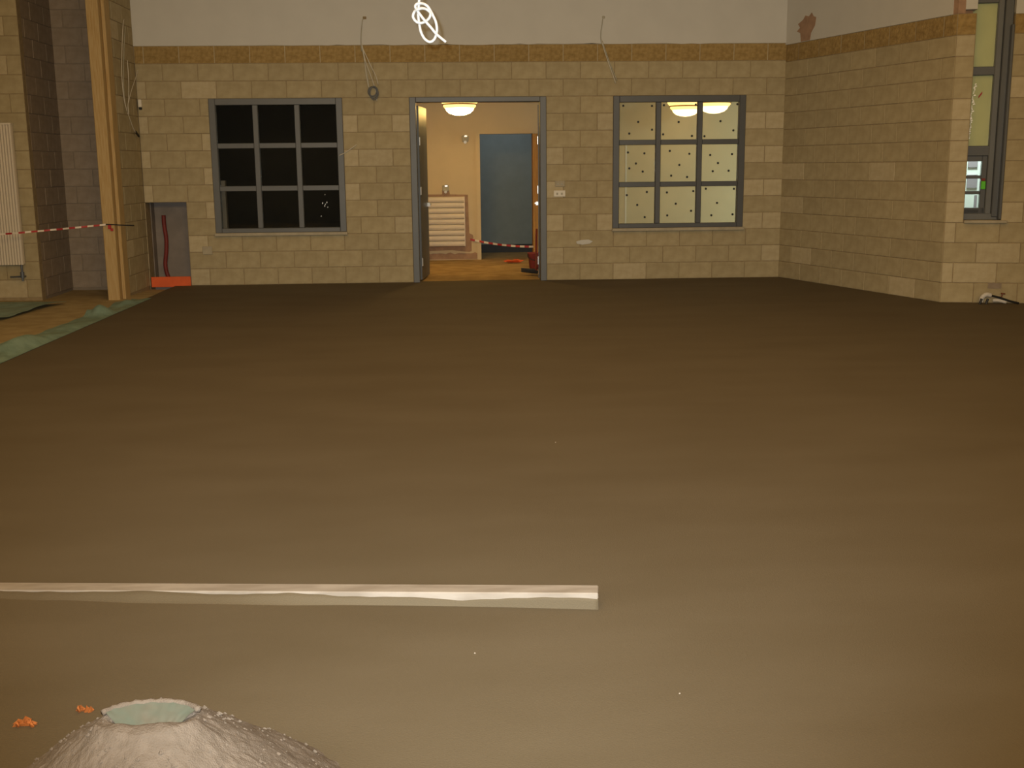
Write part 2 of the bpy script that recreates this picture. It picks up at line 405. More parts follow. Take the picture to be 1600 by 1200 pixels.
# ------------------------------------------------------------------ corridor beyond the back wall
CY0, CY1, CZ = D + .24, 19.3, 2.72
m = MB()
for a, b, c, d in ((-1.3, .385, -.1, CZ), (1.313, 7.2, -.1, CZ), (.385, 1.313, 2.10, CZ)): m.box(a, b, CY1, CY1 + .15, c, d)
wc = m.build('wall_corridor', M['corridor']); tag(wc, 'warm lit cream wall at the far side of the corridor', 'wall', kind='structure')
m = MB(); m.box(-1.45, -1.3, CY0, CY1 + .1, -.1, CZ); tag(m.build('wall_corridor_end', M['corridor']), 'end wall of the corridor hidden left of the doorway', 'wall', kind='structure')
m = MB(); m.box(7.0, 7.15, 14.6, CY1 + .1, -.1, CZ); tag(m.build('wall_corridor_right', M['corridor']), 'end wall of the corridor far right behind the squared window', 'wall', kind='structure')
m = MB(); m.box(-1.45, 7.2, CY0, CY1 + .1, CZ, CZ + .1); tag(m.build('ceiling_corridor', M['corrceil']), 'low corridor ceiling carrying the tiered lamps', 'ceiling', kind='structure')
m = MB(); m.grid(50, 24, lambda u, v: (-1.35 + u * 8.4, D - .02 + v * 4.05, -.012 + bumpy(u * 8, v * 4, 3, .008)))
tag(m.build('floor_corridor', M['corrfloor'], smooth=True), 'dusty sandy corridor floor beyond the doorway', 'floor', kind='structure')
# bare strip along the foot of the corridor wall, patch behind the radiator
m = MB(); n = 40; pts = [(-1.2, 0)] + [(-1.2 + 1.53 * i / n, .10 + .035 * noise.noise(Vector((i * .45, 2, 0)))) for i in range(n + 1)] + [(.33, 0)]
m.prism(pts, 'y', CY1 - .006, CY1 + .01); m.build('bare_plaster_strip', M['bareplaster'], wc)
m = MB(); m.prism([(-.75, .14), (-.1, .155), (.20, .12), (.235, .14), (.235, .33), (.27, .36), (.26, .41), (.20, .44), (.185, 1.09), (-.12, 1.10), (-.13, 1.17), (-.25, 1.17), (-.25, 1.10), (-.75, 1.10)], 'y', CY1 - .006, CY1 + .01)
m.build('bare_plaster_patch', M['bareplaster'], wc)
m = MB(); m.box(.335, .400, CY1 - .02, CY1 + .16, -.02, 2.095); m.box(.335, 1.33, CY1 - .02, CY1 + .16, 2.095, 2.14)
dfar = m.build('door_2', M['corridor']); tag(dfar, 'cream lined doorway in the corridor wall opening to the blue-grey board', 'doorway', kind='structure')
m = MB(); m.box(1.285, 1.40, CY1 - .14, CY1 + .16, -.02, 2.09); m.build('lining', M['woodtrim'], dfar)
m = MB(); m.box(2.76, 2.865, CY1 - .03, CY1, -.02, 1.9); m.box(2.865, 2.89, CY1 - .035, CY1, -.02, 1.9, mi=1)
tag(m.build('trim_1', [M['corridor'], M['whiteplastic']]), 'pale upright casing on the wall seen through the squared window', 'trim', kind='structure')
# far room behind door_2
m = MB(); m.box(-.6, 2.2, 21.4, 21.5, -.1, 2.8); m.box(-.7, -.6, CY1 + .15, 21.5, -.1, 2.8); m.box(2.2, 2.3, CY1 + .15, 21.5, -.1, 2.8); m.box(-.7, 2.3, CY1 + .15, 21.5, 2.8, 2.9)
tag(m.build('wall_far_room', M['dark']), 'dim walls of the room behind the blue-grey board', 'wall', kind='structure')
m = MB(); m.box(-.7, 2.3, CY1 - .05, 21.5, -.15, -.02); tag(m.build('floor_far_room', M['sandfloor']), 'dim floor of the room behind the far doorway', 'floor', kind='structure')
t = thing('partition_board', (.9, 21.0, 0), 'tall blue-grey board standing beyond the far doorway', 'board')
m = MB(); m.box(.1, 1.9, 20.95, 21.0, .13, 2.45, bev=.004); m.build('panel', M['bluegrey'], t)
m = MB(); m.box(.1, 1.9, 20.97, 21.0, -.02, .13); m.build('base_rail', M['black'], t)

# dark room behind the left window
m = MB(); m.box(-4.3, -1.45, 18.5, 18.6, -.1, 2.8); m.box(-4.6, -4.5, D + .6, 18.6, -.1, 2.8); m.box(-4.5, -1.45, D + .24, 18.6, 2.72, 2.8); m.box(-4.5, -1.45, D + .24, 18.6, -.14, -.1); m.box(-4.5, -3.3, D + .55, D + .6, -.1, 2.8); m.box(-1.52, -1.46, D + .24, 18.5, -.1, 2.8)
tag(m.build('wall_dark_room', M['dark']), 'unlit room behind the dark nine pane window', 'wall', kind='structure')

# ------------------------------------------------------------------ windows in the back wall
def window9(name, x0, x1, z0, z1, label, pm, sillside, spots):
    mid = (x0 + x1) / 2
    t = thing(name, (mid, D, z0), label, 'window', kind='structure')
    fwid = .085; y0, y1 = D - .012, D + .09; fz = z0 + .05
    m = MB()
    m.box(x0, x0 + fwid, y0, y1, z0 + .03, z1, bev=.006); m.box(x1 - fwid, x1, y0, y1, z0 + .03, z1, bev=.006)
    m.box(x0 + fwid, x1 - fwid, y0, y1, z1 - fwid, z1, bev=.006); m.box(x0 + fwid, x1 - fwid, y0, y1, z0 + .03, z0 + .03 + .06, bev=.006)
    m.build('frame', pm, t)
    ia, ib, ja, jb = x0 + fwid, x1 - fwid, z0 + .09, z1 - fwid
    bw = .068; pw = (ib - ia - 2 * bw) / 3; ph = (jb - ja - 2 * bw) / 3
    for k in (1, 2):
        m = MB(); a = ia + k * pw + (k - 1) * bw; m.box(a, a + bw, y0 + .01, y1 - .01, ja, jb, bev=.006); m.build('mullion', pm, t)
    for k in (1, 2):
        for c in range(3):
            m = MB(); a = ja + k * ph + (k - 1) * bw; xa = ia + c * (pw + bw); m.box(xa, xa + pw, y0 + .012, y1 - .012, a, a + bw, bev=.006); m.build('transom', pm, t)
    m = MB(); m.box(x0 - .01, x1 + .015, D - .055, D + .02, z0 - .012, z0 + .03, bev=.006); m.build('sill', M['sill'], t)
    m = MB(); m.box(x0 + .0, x1 - .0, D + .09, D + .24, z0, z0 + .03); m.build('inner_sill', pm, t)
    for c in range(3):
        for rr in range(3):
            xa = ia + c * (pw + bw); za = ja + rr * (ph + bw)
            m = MB(); m.box(xa - .004, xa + pw + .004, D + .035, D + .041, za - .004, za + ph + .004)
            p = m.build('pane', M['glass'], t)
            for (u, v) in spots.get((c, rr), ()):
                m = MB(); cx, cz = xa + u * pw, za + v * ph; rad = .0155
                poly = [(cx + rad * (1.15 if k % 2 else .9) * math.cos(k * math.pi / 4), cz + rad * math.sin(k * math.pi / 4)) for k in range(8)]
                m.prism(poly, 'y', D + .028, D + .036); m.build('spot', M['black'], p)
    return t
w1 = window9('window_1', *WL, .675, 2.475, 'dark nine pane window left of the doorway in blue-grey frame', M['greypaint'], 0, {})
# light glints modelled as bright chips on the lower right pane of window_1
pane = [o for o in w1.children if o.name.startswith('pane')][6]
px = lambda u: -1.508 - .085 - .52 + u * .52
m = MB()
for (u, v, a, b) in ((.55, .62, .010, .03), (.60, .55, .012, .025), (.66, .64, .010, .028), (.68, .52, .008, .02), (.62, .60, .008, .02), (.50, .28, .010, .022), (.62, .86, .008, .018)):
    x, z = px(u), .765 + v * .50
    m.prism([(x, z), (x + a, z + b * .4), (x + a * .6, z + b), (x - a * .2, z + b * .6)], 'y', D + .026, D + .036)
tag(m.build('glint', M['foil'], pane), 'glints on the glass modelled as bright chips')
SP = {(0, 2): [(.11, .91), (.89, .90), (.52, .48), (.90, .27), (.28, .17)], (1, 2): [(.08, .92), (.95, .93), (.49, .47), (.07, .14), (.86, .09)], (2, 2): [(.95, .93), (.50, .48), (.86, .23), (.07, .08)],
      (0, 1): [(.25, .80), (.70, .77), (.47, .50), (.29, .37), (.66, .28)], (1, 1): [(.26, .83), (.80, .75), (.53, .45), (.31, .16), (.75, .12)], (2, 1): [(.24, .71), (.84, .73), (.46, .49), (.32, .27), (.76, .28)],
      (0, 0): [(.23, .78), (.78, .86), (.52, .51), (.73, .17)], (1, 0): [(.20, .84), (.93, .87), (.45, .53), (.88, .33), (.22, .21)], (2, 0): [(.14, .93), (.92, .92), (.46, .54), (.31, .20), (.90, .22)]}
w2 = window9('window_2', *WR, .675, 2.475, 'lit nine pane window right of the doorway with black dots on its panes', M['darkgreypaint'], 1, SP)

# ------------------------------------------------------------------ tall window in the right wing wall
t = thing('window_3', (0, 0, 0), 'narrow tall grey framed window in the wing wall at far right', 'window', kind='structure')
t.location = (CE[0], CE[1], 0); t.rotation_euler = (0, 0, ang_w); t['_off'] = (0, 0, 0)
FY = .13
m = MB(); m.box(WX0 - .02, WX1, FY + .0, FY + .11, WZ0 + .06, WZ0 + .15); m.box(WX0 - .02, WX1, FY - .02, FY + .10, 1.62, 1.73, bev=.005); m.box(WX0 - .02, WX1, FY - .02, FY + .10, 2.485, 2.575, bev=.005); m.box(WX0 - .02, WX1, FY - .02, FY + .10, 3.24, 3.33, bev=.005)
m.build('transom', M['darkgreypaint'], t)
m = MB(); m.box(WX1 - .155, WX1 - .09, FY - .03, FY + .11, WZ0 + .05, 5.2, bev=.008); m.build('mullion', M['greypaint'], t)
m = MB(); m.box(WX1 - .09, WX1, FY - .06, FY + .12, WZ0 + .05, 5.2, bev=.008); m.box(WX1 - .03, WX1 - .0, -.012, FY, WZ0 + .03, 3.0, bev=.006); m.build('frame', M['darkgreypaint'], t)
m = MB(); m.box(WX0, WX1 + .06, -.05, FY + .1, WZ0 - .012, WZ0 + .02, bev=.006); m.build('sill', M['sill'], t)
m = MB(); m.box(WX0, WX1, FY - .05, FY + .08, WZ0 + .02, WZ0 + .09, bev=.006); m.build('bottom_rail', M['greypaint'], t)
for za, zb in ((1.73, 2.485), (2.575, 3.24), (3.33, 5.0)):
    m = MB(); m.box(WX0 - .02, WX1 - .155, FY + .03, FY + .036, za, zb)
    p = m.build('pane', M['glass'], t)
    m = MB(); m.box(WX0 - .02, WX1 - .15, FY + .04, FY + .043, za - .01, zb + .01); f = m.build('protective_film', M['film'], p); f['label'] = 'yellowish protective film'
m = MB()
for i in range(34):
    z = 1.74 + i * .0195; x = WX0 + .02 + .03 * ((z - 1.76) / .7) + random.uniform(-.008, .008); d = random.uniform(.008, .034)
    m.prism([(x, z), (x + d, z + random.uniform(.0, .012)), (x + d * .7, z + random.uniform(.014, .026)), (x + d * .1, z + random.uniform(.012, .02))], 'y', FY + .018, FY + .028)
m.build('foil_edge', M['foil'], t)
m = MB(); m.prism([(WX0 + .10, 2.24), (WX0 + .135, 2.29), (WX0 + .135, 2.315), (WX0 + .10, 2.265)], 'y', FY + .02, FY + .029); m.build('red_mark', M['red'], t)
sash = MB()
sash.box(WX1 - .21, WX1 - .155, FY, FY + .07, WZ0 + .09, 1.62, bev=.004); sash.box(WX0 - .02, WX1 - .21, FY, FY + .07, 1.56, 1.62, bev=.004)
sash.box(WX0 - .02, WX1 - .21, FY, FY + .07, WZ0 + .09, WZ0 + .14, bev=.004)
sh = sash.build('opening_sash', M['darkgreypaint'], t)
for z in (1.20, 1.372):
    m = MB(); m.box(WX0 - .02, WX1 - .21, FY + .005, FY + .06, z, z + .035, bev=.004); m.build('glazing_bar', M['darkgreypaint'], sh)
for za, zb in ((1.045, 1.20), (1.235, 1.372), (1.407, 1.56)):
    m = MB(); m.box(WX0 - .02, WX1 - .21, FY + .03, FY + .036, za, zb); m.build('pane', M['glass'], sh)
tg = MB(); tg.box(WX1 - .208, WX1 - .160, FY - .02, FY + .0, 1.255, 1.345, bev=.006); tg = tg.build('lock_tag', M['green'], t); tg['label'] = 'bright green lock tag'
m = MB(); m.box(WX1 - .206, WX1 - .166, FY - .018, FY, 1.345, 1.375, bev=.004); m.build('catch', M['redhose'], t)
# what stands outside behind the tall window's lower panes
e_w = Vector((math.cos(ang_w), math.sin(ang_w), 0)); n_w = Vector((-math.sin(ang_w), math.cos(ang_w), 0)); Cw = Vector((CE[0], CE[1], 0))
t = thing('pale_screen', tuple(Cw + n_w * 1.6), 'bright pale screen outside the small lower panes of the tall window', 'screen')
t.rotation_euler = (0, 0, ang_w); t['_off'] = (0, 0, 0)
m = MB(); m.box(-.45, 1.6, 0, .05, .0, 1.9); m.build('board', M['palewall'], t)
for (a, b, c, d) in ((.50, .61, 1.49, 1.64), (.50, .62, 1.24, 1.40), (.60, .63, .6, 1.15)):
    m = MB(); m.box(a, b, -.02, 0, c, d); m.build('grey_square', M['mauve'], t)

# ------------------------------------------------------------------ double doorway
t = thing('door_1', ((DR[0] + DR[1]) / 2, D, 0), 'blue-grey double door frame in the middle of the back wall with leaves folded back', 'door', kind='structure')
a, b = DR; fz = .085
m = MB(); m.box(a, a + fz, D - .02, D + .12, -.01, 2.475, bev=.006); m.box(b - fz, b, D - .02, D + .12, -.01, 2.475, bev=.006); m.box(a + fz, b - fz, D - .02, D + .12, 2.475 - .066, 2.475, bev=.006)
m.build('frame', M['greypaint'], t)
m = MB(); m.box(a + .06, a + .085, D + .10, D + .26, 0, 2.42); m.box(b - .085, b - .06, D + .10, D + .26, 0, 2.42); m.box(a + .06, b - .06, D + .10, D + .26, 2.415, 2.44); m.build('lining', M['darkgreypaint'], t)
def leaf(xh, ang, flip):
    R = Matrix.Translation((xh, D + .24, 0)) @ Matrix.Rotation(ang, 4, 'Z')
    m = MB(); m.box(0, .80, -.022 * 1, .022, .01, 2.38, mtx=R, bev=.003); L = m.build('leaf', M['greypaint'], t)
    m = MB()
    m.box(.70, .74, -.06 if flip else .022, -.022 if flip else .06, 1.0, 1.05, mtx=R); m.box(.60, .74, -.075 if flip else .055, -.055 if flip else .075, 1.02, 1.04, mtx=R)
    h = m.build('handle', M['foil'], L); h['label'] = 'bright lever handle'
    for z in (.2, 1.18, 1.85):
        m = MB(); m.box(.02, .06, -.03 if flip else .022, -.022 if flip else .03, z, z + .11, mtx=R); m.build('hinge', M['foil'], L)
leaf(a + .09, math.radians(84), True); leaf(b - .075, math.radians(85.5), False)

# ------------------------------------------------------------------ timber posts of the pocket
t = thing('timber_post', (-4.32, 14.2, 0), 'wide pale timber jamb post at the mouth of the partition pocket', 'timber post')
m = MB(); m.box(-4.37, -4.225, 14.15, 14.36, -.05, 5.2, bev=.006); m.build('post', M['timber'], t)
m = MB(); m.box(-4.223, -4.18, 14.25, 14.455, -.05, 5.2, bev=.006); m.build('stop_batten', M['timber'], t)

# ------------------------------------------------------------------ lamps in the corridor
def lamp(x, y, label, glow='lampglow'):
    t = thing('ceiling_lamp', (x, y, CZ), label, 'ceiling lamp', group='tiered corridor lamps')
    c = (x, y, CZ)
    m = MB(); m.lathe([(.0, 0), (.07, 0), (.07, -.18), (.0, -.18)], c); m.build('stem', M['brass'], t, smooth=False)
    m = MB(); m.lathe([(.10, -.165), (.292, -.165), (.295, -.18), (.265, -.222), (.10, -.222)], c); m.build('upper_ring', M['ringglow'], t)
    m = MB(); m.lathe([(.10, -.226), (.262, -.226), (.268, -.234), (.262, -.242), (.10, -.242)], c); m.build('trim_ring', M['brass'], t)
    m = MB(); m.lathe([(.10, -.246), (.245, -.246), (.25, -.262), (.225, -.292), (.10, -.292)], c); m.build('lower_ring', M['ringglow'], t)
    m = MB(); m.lathe([(.215, -.25), (.215, -.295), (.20, -.33), (.155, -.368), (.08, -.392), (.001, -.40)], c); m.build('dome', M[glow], t, smooth=True)
lamp(.065, 17.5, 'tiered glowing ceiling lamp seen through the open doorway', 'lampbright')
lamp(3.735, 18.55, 'tiered ceiling lamp seen through the middle top pane of the lit window')
lamp(3.975, 17.55, 'tiered ceiling lamp seen through the right top pane of the lit window')

# ------------------------------------------------------------------ radiators
t = thing('flat_radiator', (-.4, 19.2, .22), 'white radiator with horizontal flutes on the corridor wall', 'radiator')
m = MB(); x0, x1, z0, z1 = -1.0, .125, .225, 1.06
prof = []; nf = 9; hh = (z1 - z0) / nf
for i in range(nf):
    z = z0 + i * hh; prof += [(19.205, z), (19.175, z + hh * .12), (19.165, z + hh * .45), (19.175, z + hh * .88)]
prof += [(19.205, z1), (19.25, z1), (19.25, z0)]
m.prism(prof, 'x', x0, x1); m.build('panel', M['whitemetal'], t)
m = MB(); m.box(x1 - .01, x1 + .006, 19.165, 19.25, z0, z1, bev=.004); m.build('side_cover', M['whitemetal'], t)
m = MB(); m.box(-.55, -.50, 19.14, 19.17, .985, 1.005); m.box(-.55, -.50, 19.14, 19.17, .94, .96); m.build('valve', M['black'], t); m = MB(); m.box(-.8, -.5, 19.25, 19.295, .5, .6); m.build('bracket', M['black'], t)
t = thing('tall_radiator', (-5.8, 14.15, .42), 'white vertically ribbed radiator on the far left pier', 'radiator')
x1 = -5.367; x0 = -6.55; z0, z1 = .42, 2.12
m = MB(); m.box(x0, x1, 14.165, 14.21, z0 + .01, z1 - .01); m.build('back_panel', M['whitemetal'], t)
rib = None; k = 0; pitch = .0335
x = x1
while x > x0 + pitch:
    m = MB()
    if rib is None:
        m.prism([(-pitch, .030), (-pitch * .85, .008), (-pitch * .62, 0), (-pitch * .38, 0), (-pitch * .15, .008), (0, .030)], 'z', z0, z1)
        rib = m.mesh('rib', M['whitemetal'])
    o = bpy.data.objects.new('rib', rib); COL.objects.link(o); o.parent = t; o.location = (x + 5.8, 14.137 - 14.15, -.42)
    x -= pitch
m = MB(); m.box(x0, x1 + .004, 14.135, 14.215, z1 - .012, z1 + .012, bev=.003); m.build('top_grille', M['whitemetal'], t)
m = MB()
for (xx, zv) in ((-5.9, .8), (-5.9, 1.8)):
    m = MB(); m.box(xx, xx + .05, 14.2, 14.243, zv, zv + .1); m.build('wall_bracket', M['darkgreypaint'], t)
m = MB(); m.tube([(-5.40, 14.17, .43), (-5.40, 14.17, .22)], .014); m.tube([(-5.40, 14.17, .275), (-5.55, 14.17, .27)], .010); m.tube([(-5.40, 14.17, .26), (-5.40, 14.17, .33)], .026); m.tube([(-5.39, 14.17, .27), (-5.39, 14.243, .27)], .012)
m.build('valve_pipe', M['darkgreypaint'], t)

# ------------------------------------------------------------------ niche contents
m = MB(); m.box(-4.178, -3.648, D - .02, D + .005, -.015, .125, bev=.004)
tag(m.build('orange_board', M['orange'], loc=(-3.9, D, 0)), 'bright orange board across the foot of the grey niche', 'board')
m = MB(); y = D + .36
m.tube([(-4.05, y, .94), (-4.05, y, .80), (-4.035, y, .62), (-4.045, y, .45), (-4.07, y, .28), (-4.06, y, .15), (-4.02, y, .03)], .028, n=10, smooth=5)
tag(m.build('conduit_pipe', M['redhose'], loc=(-4.05, y, 0), smooth=True), 'dark red bent conduit rising inside the grey niche', 'pipe')

# ------------------------------------------------------------------ sockets, switches, boxes
def plate(name, x, z, w, h, label, y=D, mt='whiteplastic', hole=True, cat='socket'):
    t = thing(name, (x, y, z), label, cat)
    m = MB(); m.box(x - w / 2, x + w / 2, y - .014, y + .004, z - h / 2, z + h / 2, bev=.004); m.build('plate', M[mt], t)
    if hole:
        for s in (-1, 1):
            m = MB(); m.box(x + s * w * .2 - .012, x + s * w * .2 + .012, y - .018, y - .012, z - .018, z + .012, bev=.003); m.build('rocker', M['faint'], t)
plate('light_switch', 1.405, 1.317, .135, .08, 'upper pale switch plate right of the doorway', mt='sill')
plate('light_switch', 1.40, 1.185, .16, .085, 'lower whiter switch plate right of the doorway')
plate('wall_socket', -3.40, .475, .13, .11, 'pale socket plate under the left corner of the dark window', hole=False, mt='sill')
t = thing('alarm_sounder', (-4.17, D, 2.43), 'small white box with dark foot high in the left corner', 'alarm')
m = MB(); m.box(-4.18, -4.135, D - .05, D, 2.37, 2.47, bev=.006); m.build('casing', M['whiteplastic'], t)
m = MB(); m.box(-4.175, -4.14, D - .045, D, 2.34, 2.37, bev=.006); m.build('foot', M['black'], t)
for (x, z, lb, pc) in ((-.19, 1.20, 'small bright socket box above the corridor radiator', 1), (.155, 2.02, 'small bright fitting high on the lit corridor wall', 0)):
    t = thing('wall_fitting', (x, CY1, z), lb, 'wall fitting')
    m = MB(); m.box(x - .055, x + .055, CY1 - .04, CY1, z - .05, z + .05, bev=.01); m.build('back_box', M['faint'], t)
    m = MB(); m.box(x - .02, x + .04, CY1 - .06, CY1 - .03, z + .02, z + .06, bev=.008); m.build('connector', M['foil'], t); m = MB(); m.tube([(x, CY1 - .04, z - .055), (x, CY1 - .075, z - .06)], .025, n=10); m.build('plug', M['foil'], t)

# ------------------------------------------------------------------ cables
def cam_pt(u, v, Y):
    d = fw + CX * ((u - 800) / F_PX) - CY * ((v - 600) / F_PX); return CAMP + d * (Y / d.y)
KY = 4.8
def kp(x, y, dz=0): return cam_pt(640 + x / 15, y / 15, KY + dz)
A = [(236, -1500, 0), (240, -700, 0), (232, -150, 0), (215, 120, 0), (200, 330, .014), (228, 560, .01), (262, 740, 0), (330, 880, 0), (400, 950, 0), (470, 982, 0), (545, 955, 0), (600, 880, 0), (635, 750, .006), (638, 640, .008), (610, 500, .008), (560, 390, .012), (510, 290, .012), (430, 160, .006), (340, 95, 0), (250, 78, -.012), (170, 95, -.012), (133, 145, -.008), (165, 230, -.008), (290, 400, -.010), (380, 510, -.012), (500, 645, -.012), (620, 790, -.012), (740, 895, -.004), (850, 985, 0)]
B = [(200, 215, -.02), (300, 196, -.012), (400, 222, 0), (478, 290, -.004), (485, 360, -.01), (450, 435, -.006), (370, 505, .004), (260, 540, -.004), (160, 510, -.004), (92, 430, 0), (82, 350, 0), (125, 260, -.006)]
m = MB(); m.tube([kp(*p) for p in A], .0057, n=10, smooth=6); m.tube([kp(*p) for p in B], .0057, n=10, smooth=6, closed=True)
tag(m.build('hanging_flex', M['cable'], loc=tuple(kp(232, -150)), smooth=True), 'thick white flex hanging in a loose knot at the top', 'cable')
YB = D - .03
def wire(name, strands, label, mt, extra=None, rad=.006):
    p0 = strands[0][0]; t = thing(name, tuple(cam_pt(*p0[:2], YB)), label, 'cable')
    for i, s in enumerate(strands):
        m = MB(); m.tube([cam_pt(q[0], q[1], q[2] if len(q) > 2 else YB) for q in s], rad, n=6, smooth=4); m.build('strand', M[mt[i]], t, smooth=True)
    return t
t = wire('dangling_wire', [[(568, 28, D), (566, 34), (564, 60), (565, 80)], [(565, 68), (569, 90), (572, 115), (576, 136)], [(566, 70), (571, 95), (580, 120), (587, 142), (589, 158)], [(567, 76), (578, 100), (587, 118), (591, 132)], [(565, 70), (570, 98), (574, 118), (577, 140)]],
    'bunch of thin pale wires hanging between dark window and doorway', ['faint', 'thincable', 'thincable', 'thincable', 'faint'])
m = MB(); c = cam_pt(583, 143, YB - .01)
for k in range(3): m.tube([c + Vector((.055 * math.cos(a * .6) + .012 * k - .01, -.012 * k, (.06 + .012 * k) * math.sin(a * .6) - .01 * k)) for a in range(11)], .008, n=6, closed=True, smooth=2)
m.build('coil', M['greypaint'], t, smooth=True)
m = MB(); c = cam_pt(569, 28, D - .012); m.box(c.x - .02, c.x + .03, c.y - .006, c.y + .01, c.z - .018, c.z + .02, bev=.01); m.build('hole', M['mortar'], t)
t = wire('dangling_wire', [[(942, 27, D), (941, 36), (939, 50), (939, 62), (942, 72)], [(940, 62), (944, 78), (953, 104), (962, 130)], [(941, 64), (947, 82), (955, 104), (964, 126)]], 'pair of thin pale wires hanging above the lit window', ['faint', 'thincable', 'faint'])
m = MB(); c = cam_pt(943, 27, D - .012); m.box(c.x - .02, c.x + .02, c.y - .006, c.y + .01, c.z - .018, c.z + .018, bev=.01); m.build('hole', M['faint'], t)
def on_x(u, v, X):
    d = fw + CX * ((u - 800) / F_PX) - CY * ((v - 600) / F_PX); return CAMP + d * (X / d.x)
t = thing('dangling_wire', tuple(on_x(192, 43, -4.16)), 'thin pale wires looping down the narrow return wall', 'cable')
for s, mt in (([(194, 30), (192, 43), (190, 106), (193, 149), (198, 172), (202, 183), (208, 200), (212, 207)], 'thincable'), ([(196, 40), (194, 70), (193, 106), (194, 149), (199, 176)], 'faint'), ([(199, 94), (201, 125), (201, 153), (200, 165), (201, 178)], 'thincable'), ([(217.5, 100), (213, 118), (207, 136), (203, 150), (201, 160)], 'thincable')):
    m = MB(); m.tube([on_x(u, v, -4.165) for u, v in s], .005, n=6, smooth=4); m.build('strand', M[mt], t, smooth=True)
m = MB(); m.tube([on_x(212, 206, -4.165), on_x(217, 213, -4.165)], .014, n=8); m.build('plug', M['black'], t)

wire('wire_stub', [[(530, 243), (540, 238), (557, 226)]], 'short pale wire poking out of the wall right of the dark window', ['thincable'], rad=.006)
m = MB(); m.prism([(1.64, .50), (1.72, .485), (1.82, .50), (1.86, .53), (1.80, .555), (1.70, .55), (1.63, .53)], 'y', D - .006, D + .004)
wb_s = MB(); wb_s.add([(v[0] - X0, v[1] - D, v[2]) for v in m.v], m.f); wb_s.build('plaster_smear', M['plaster'], wb)
# ------------------------------------------------------------------ barrier tapes
def tape(name, a, b, sag, per, hgt, label, extra=None):
    A, B = Vector(a), Vector(b); n = 2 * int((B - A).length / per); m = MB(); N = n * 2
    pts = [A.lerp(B, i / N) - Vector((0, 0, sag * 4 * (i / N) * (1 - i / N))) for i in range(N + 1)]
    for i in range(N):
        p, q = pts[i], pts[i + 1]; tw = [.35 * math.sin(j * .37) for j in (i, i + 1)]
        vs = []
        for pt, w in ((p, tw[0]), (q, tw[1])):
            o = Vector((0, math.sin(w) * hgt / 2, math.cos(w) * hgt / 2)); d = Vector((0, .001, 0))
            vs += [pt - o - d, pt + o - d, pt + o + d, pt - o + d]
        m.add(vs, [(0, 4, 5, 1), (1, 5, 6, 2), (2, 6, 7, 3), (3, 7, 4, 0)] + ([(0, 1, 2, 3)] if i == 0 else []) + ([(4, 7, 6, 5)] if i == N - 1 else []), mi=(i // 2) % 2)
    t = thing(name, tuple(A), label, 'barrier tape')
    m.build('ribbon', [M['red'], M['white']], t); return t
t = tape('barrier_tape', (-6.3, 13.35, .78), (-4.32, 14.12, .902), .012, .135, .022, 'red and white barrier tape across the partition pocket and tall radiator')
m = MB(); m.tube([(-4.40, 14.13, .90), (-4.32, 14.135, .903), (-4.235, 14.15, .898), (-4.10, 14.2, .886), (-4.0, 14.2, .882)], .008, n=6, smooth=3); m.build('black_tie', M['black'], t)
m = MB(); m.box(-4.30, -4.262, 14.13, 14.14, .845, .895, mtx=None); m.box(-4.272, -4.24, 14.13, 14.14, .82, .855); m.build('loose_end', M['red'], t)
tape('barrier_tape', (.215, 19.285, .335), (1.288, 19.17, .205), .03, .15, .035, 'red and white barrier tape across the far doorway')

# ------------------------------------------------------------------ corridor clutter
t = thing('shovel', (1.02, 16.45, 0), 'shovel with thin dark shaft lying against the right door jamb', 'shovel')
m = MB(); m.grid(8, 6, lambda u, v: (.92 + .24 * u, 16.38 + .20 * (v - .5) * (1 - .35 * (1 - u) ** 2), .012 + .05 * (2 * v - 1) ** 2 + .03 * (1 - u)));
m.grid(8, 6, lambda u, v: (.92 + .24 * u, 16.38 + .20 * (v - .5) * (1 - .35 * (1 - u) ** 2), .004 + .05 * (2 * v - 1) ** 2 + .03 * (1 - u))); m.build('blade', M['shovelsteel'], t, smooth=True)
m = MB(); m.tube([(1.14, 16.39, .05), (1.16, 16.7, .25), (1.19, 17.0, .62)], .016, n=8, smooth=3); m.build('shaft', M['redhose'], t, smooth=True)
t = thing('bucket', (1.20, 17.4, 0), 'red bucket standing behind the right door jamb', 'bucket')
m = MB(); m.lathe([(.001, .01), (.085, .01), (.11, .235), (.118, .24), (.118, .25), (.103, .25), (.08, .02), (.001, .02)], (1.19, 17.4, -.01), n=20); m.build('body', M['bucket'], t, smooth=True)
m = MB(); m.tube([(1.08, 17.4, .22), (1.09, 17.35, .16), (1.19, 17.28, .13), (1.29, 17.35, .16), (1.30, 17.4, .22)], .006, n=6, smooth=4); m.build('handle', M['black'], t)
m = MB()
def lump(u, v):
    a = u * 2 * math.pi; r = math.sin(v * math.pi); nn = .75 + .6 * noise.noise(Vector((math.cos(a) * 1.5, math.sin(a) * 1.5, v * 4)))
    return (.915 + .17 * r * math.cos(a) * nn, 18.45 + .10 * r * math.sin(a) * nn, .0 + max(-.005, .045 * (1 - math.cos(v * math.pi)) * .5 * nn * (1 + .5 * math.sin(a * 3))))
m.grid(24, 10, lump)
tag(m.build('orange_sack', M['orange'], loc=(.9, 18.45, 0)), 'crumpled orange sack on the floor before the far doorway', 'sack')

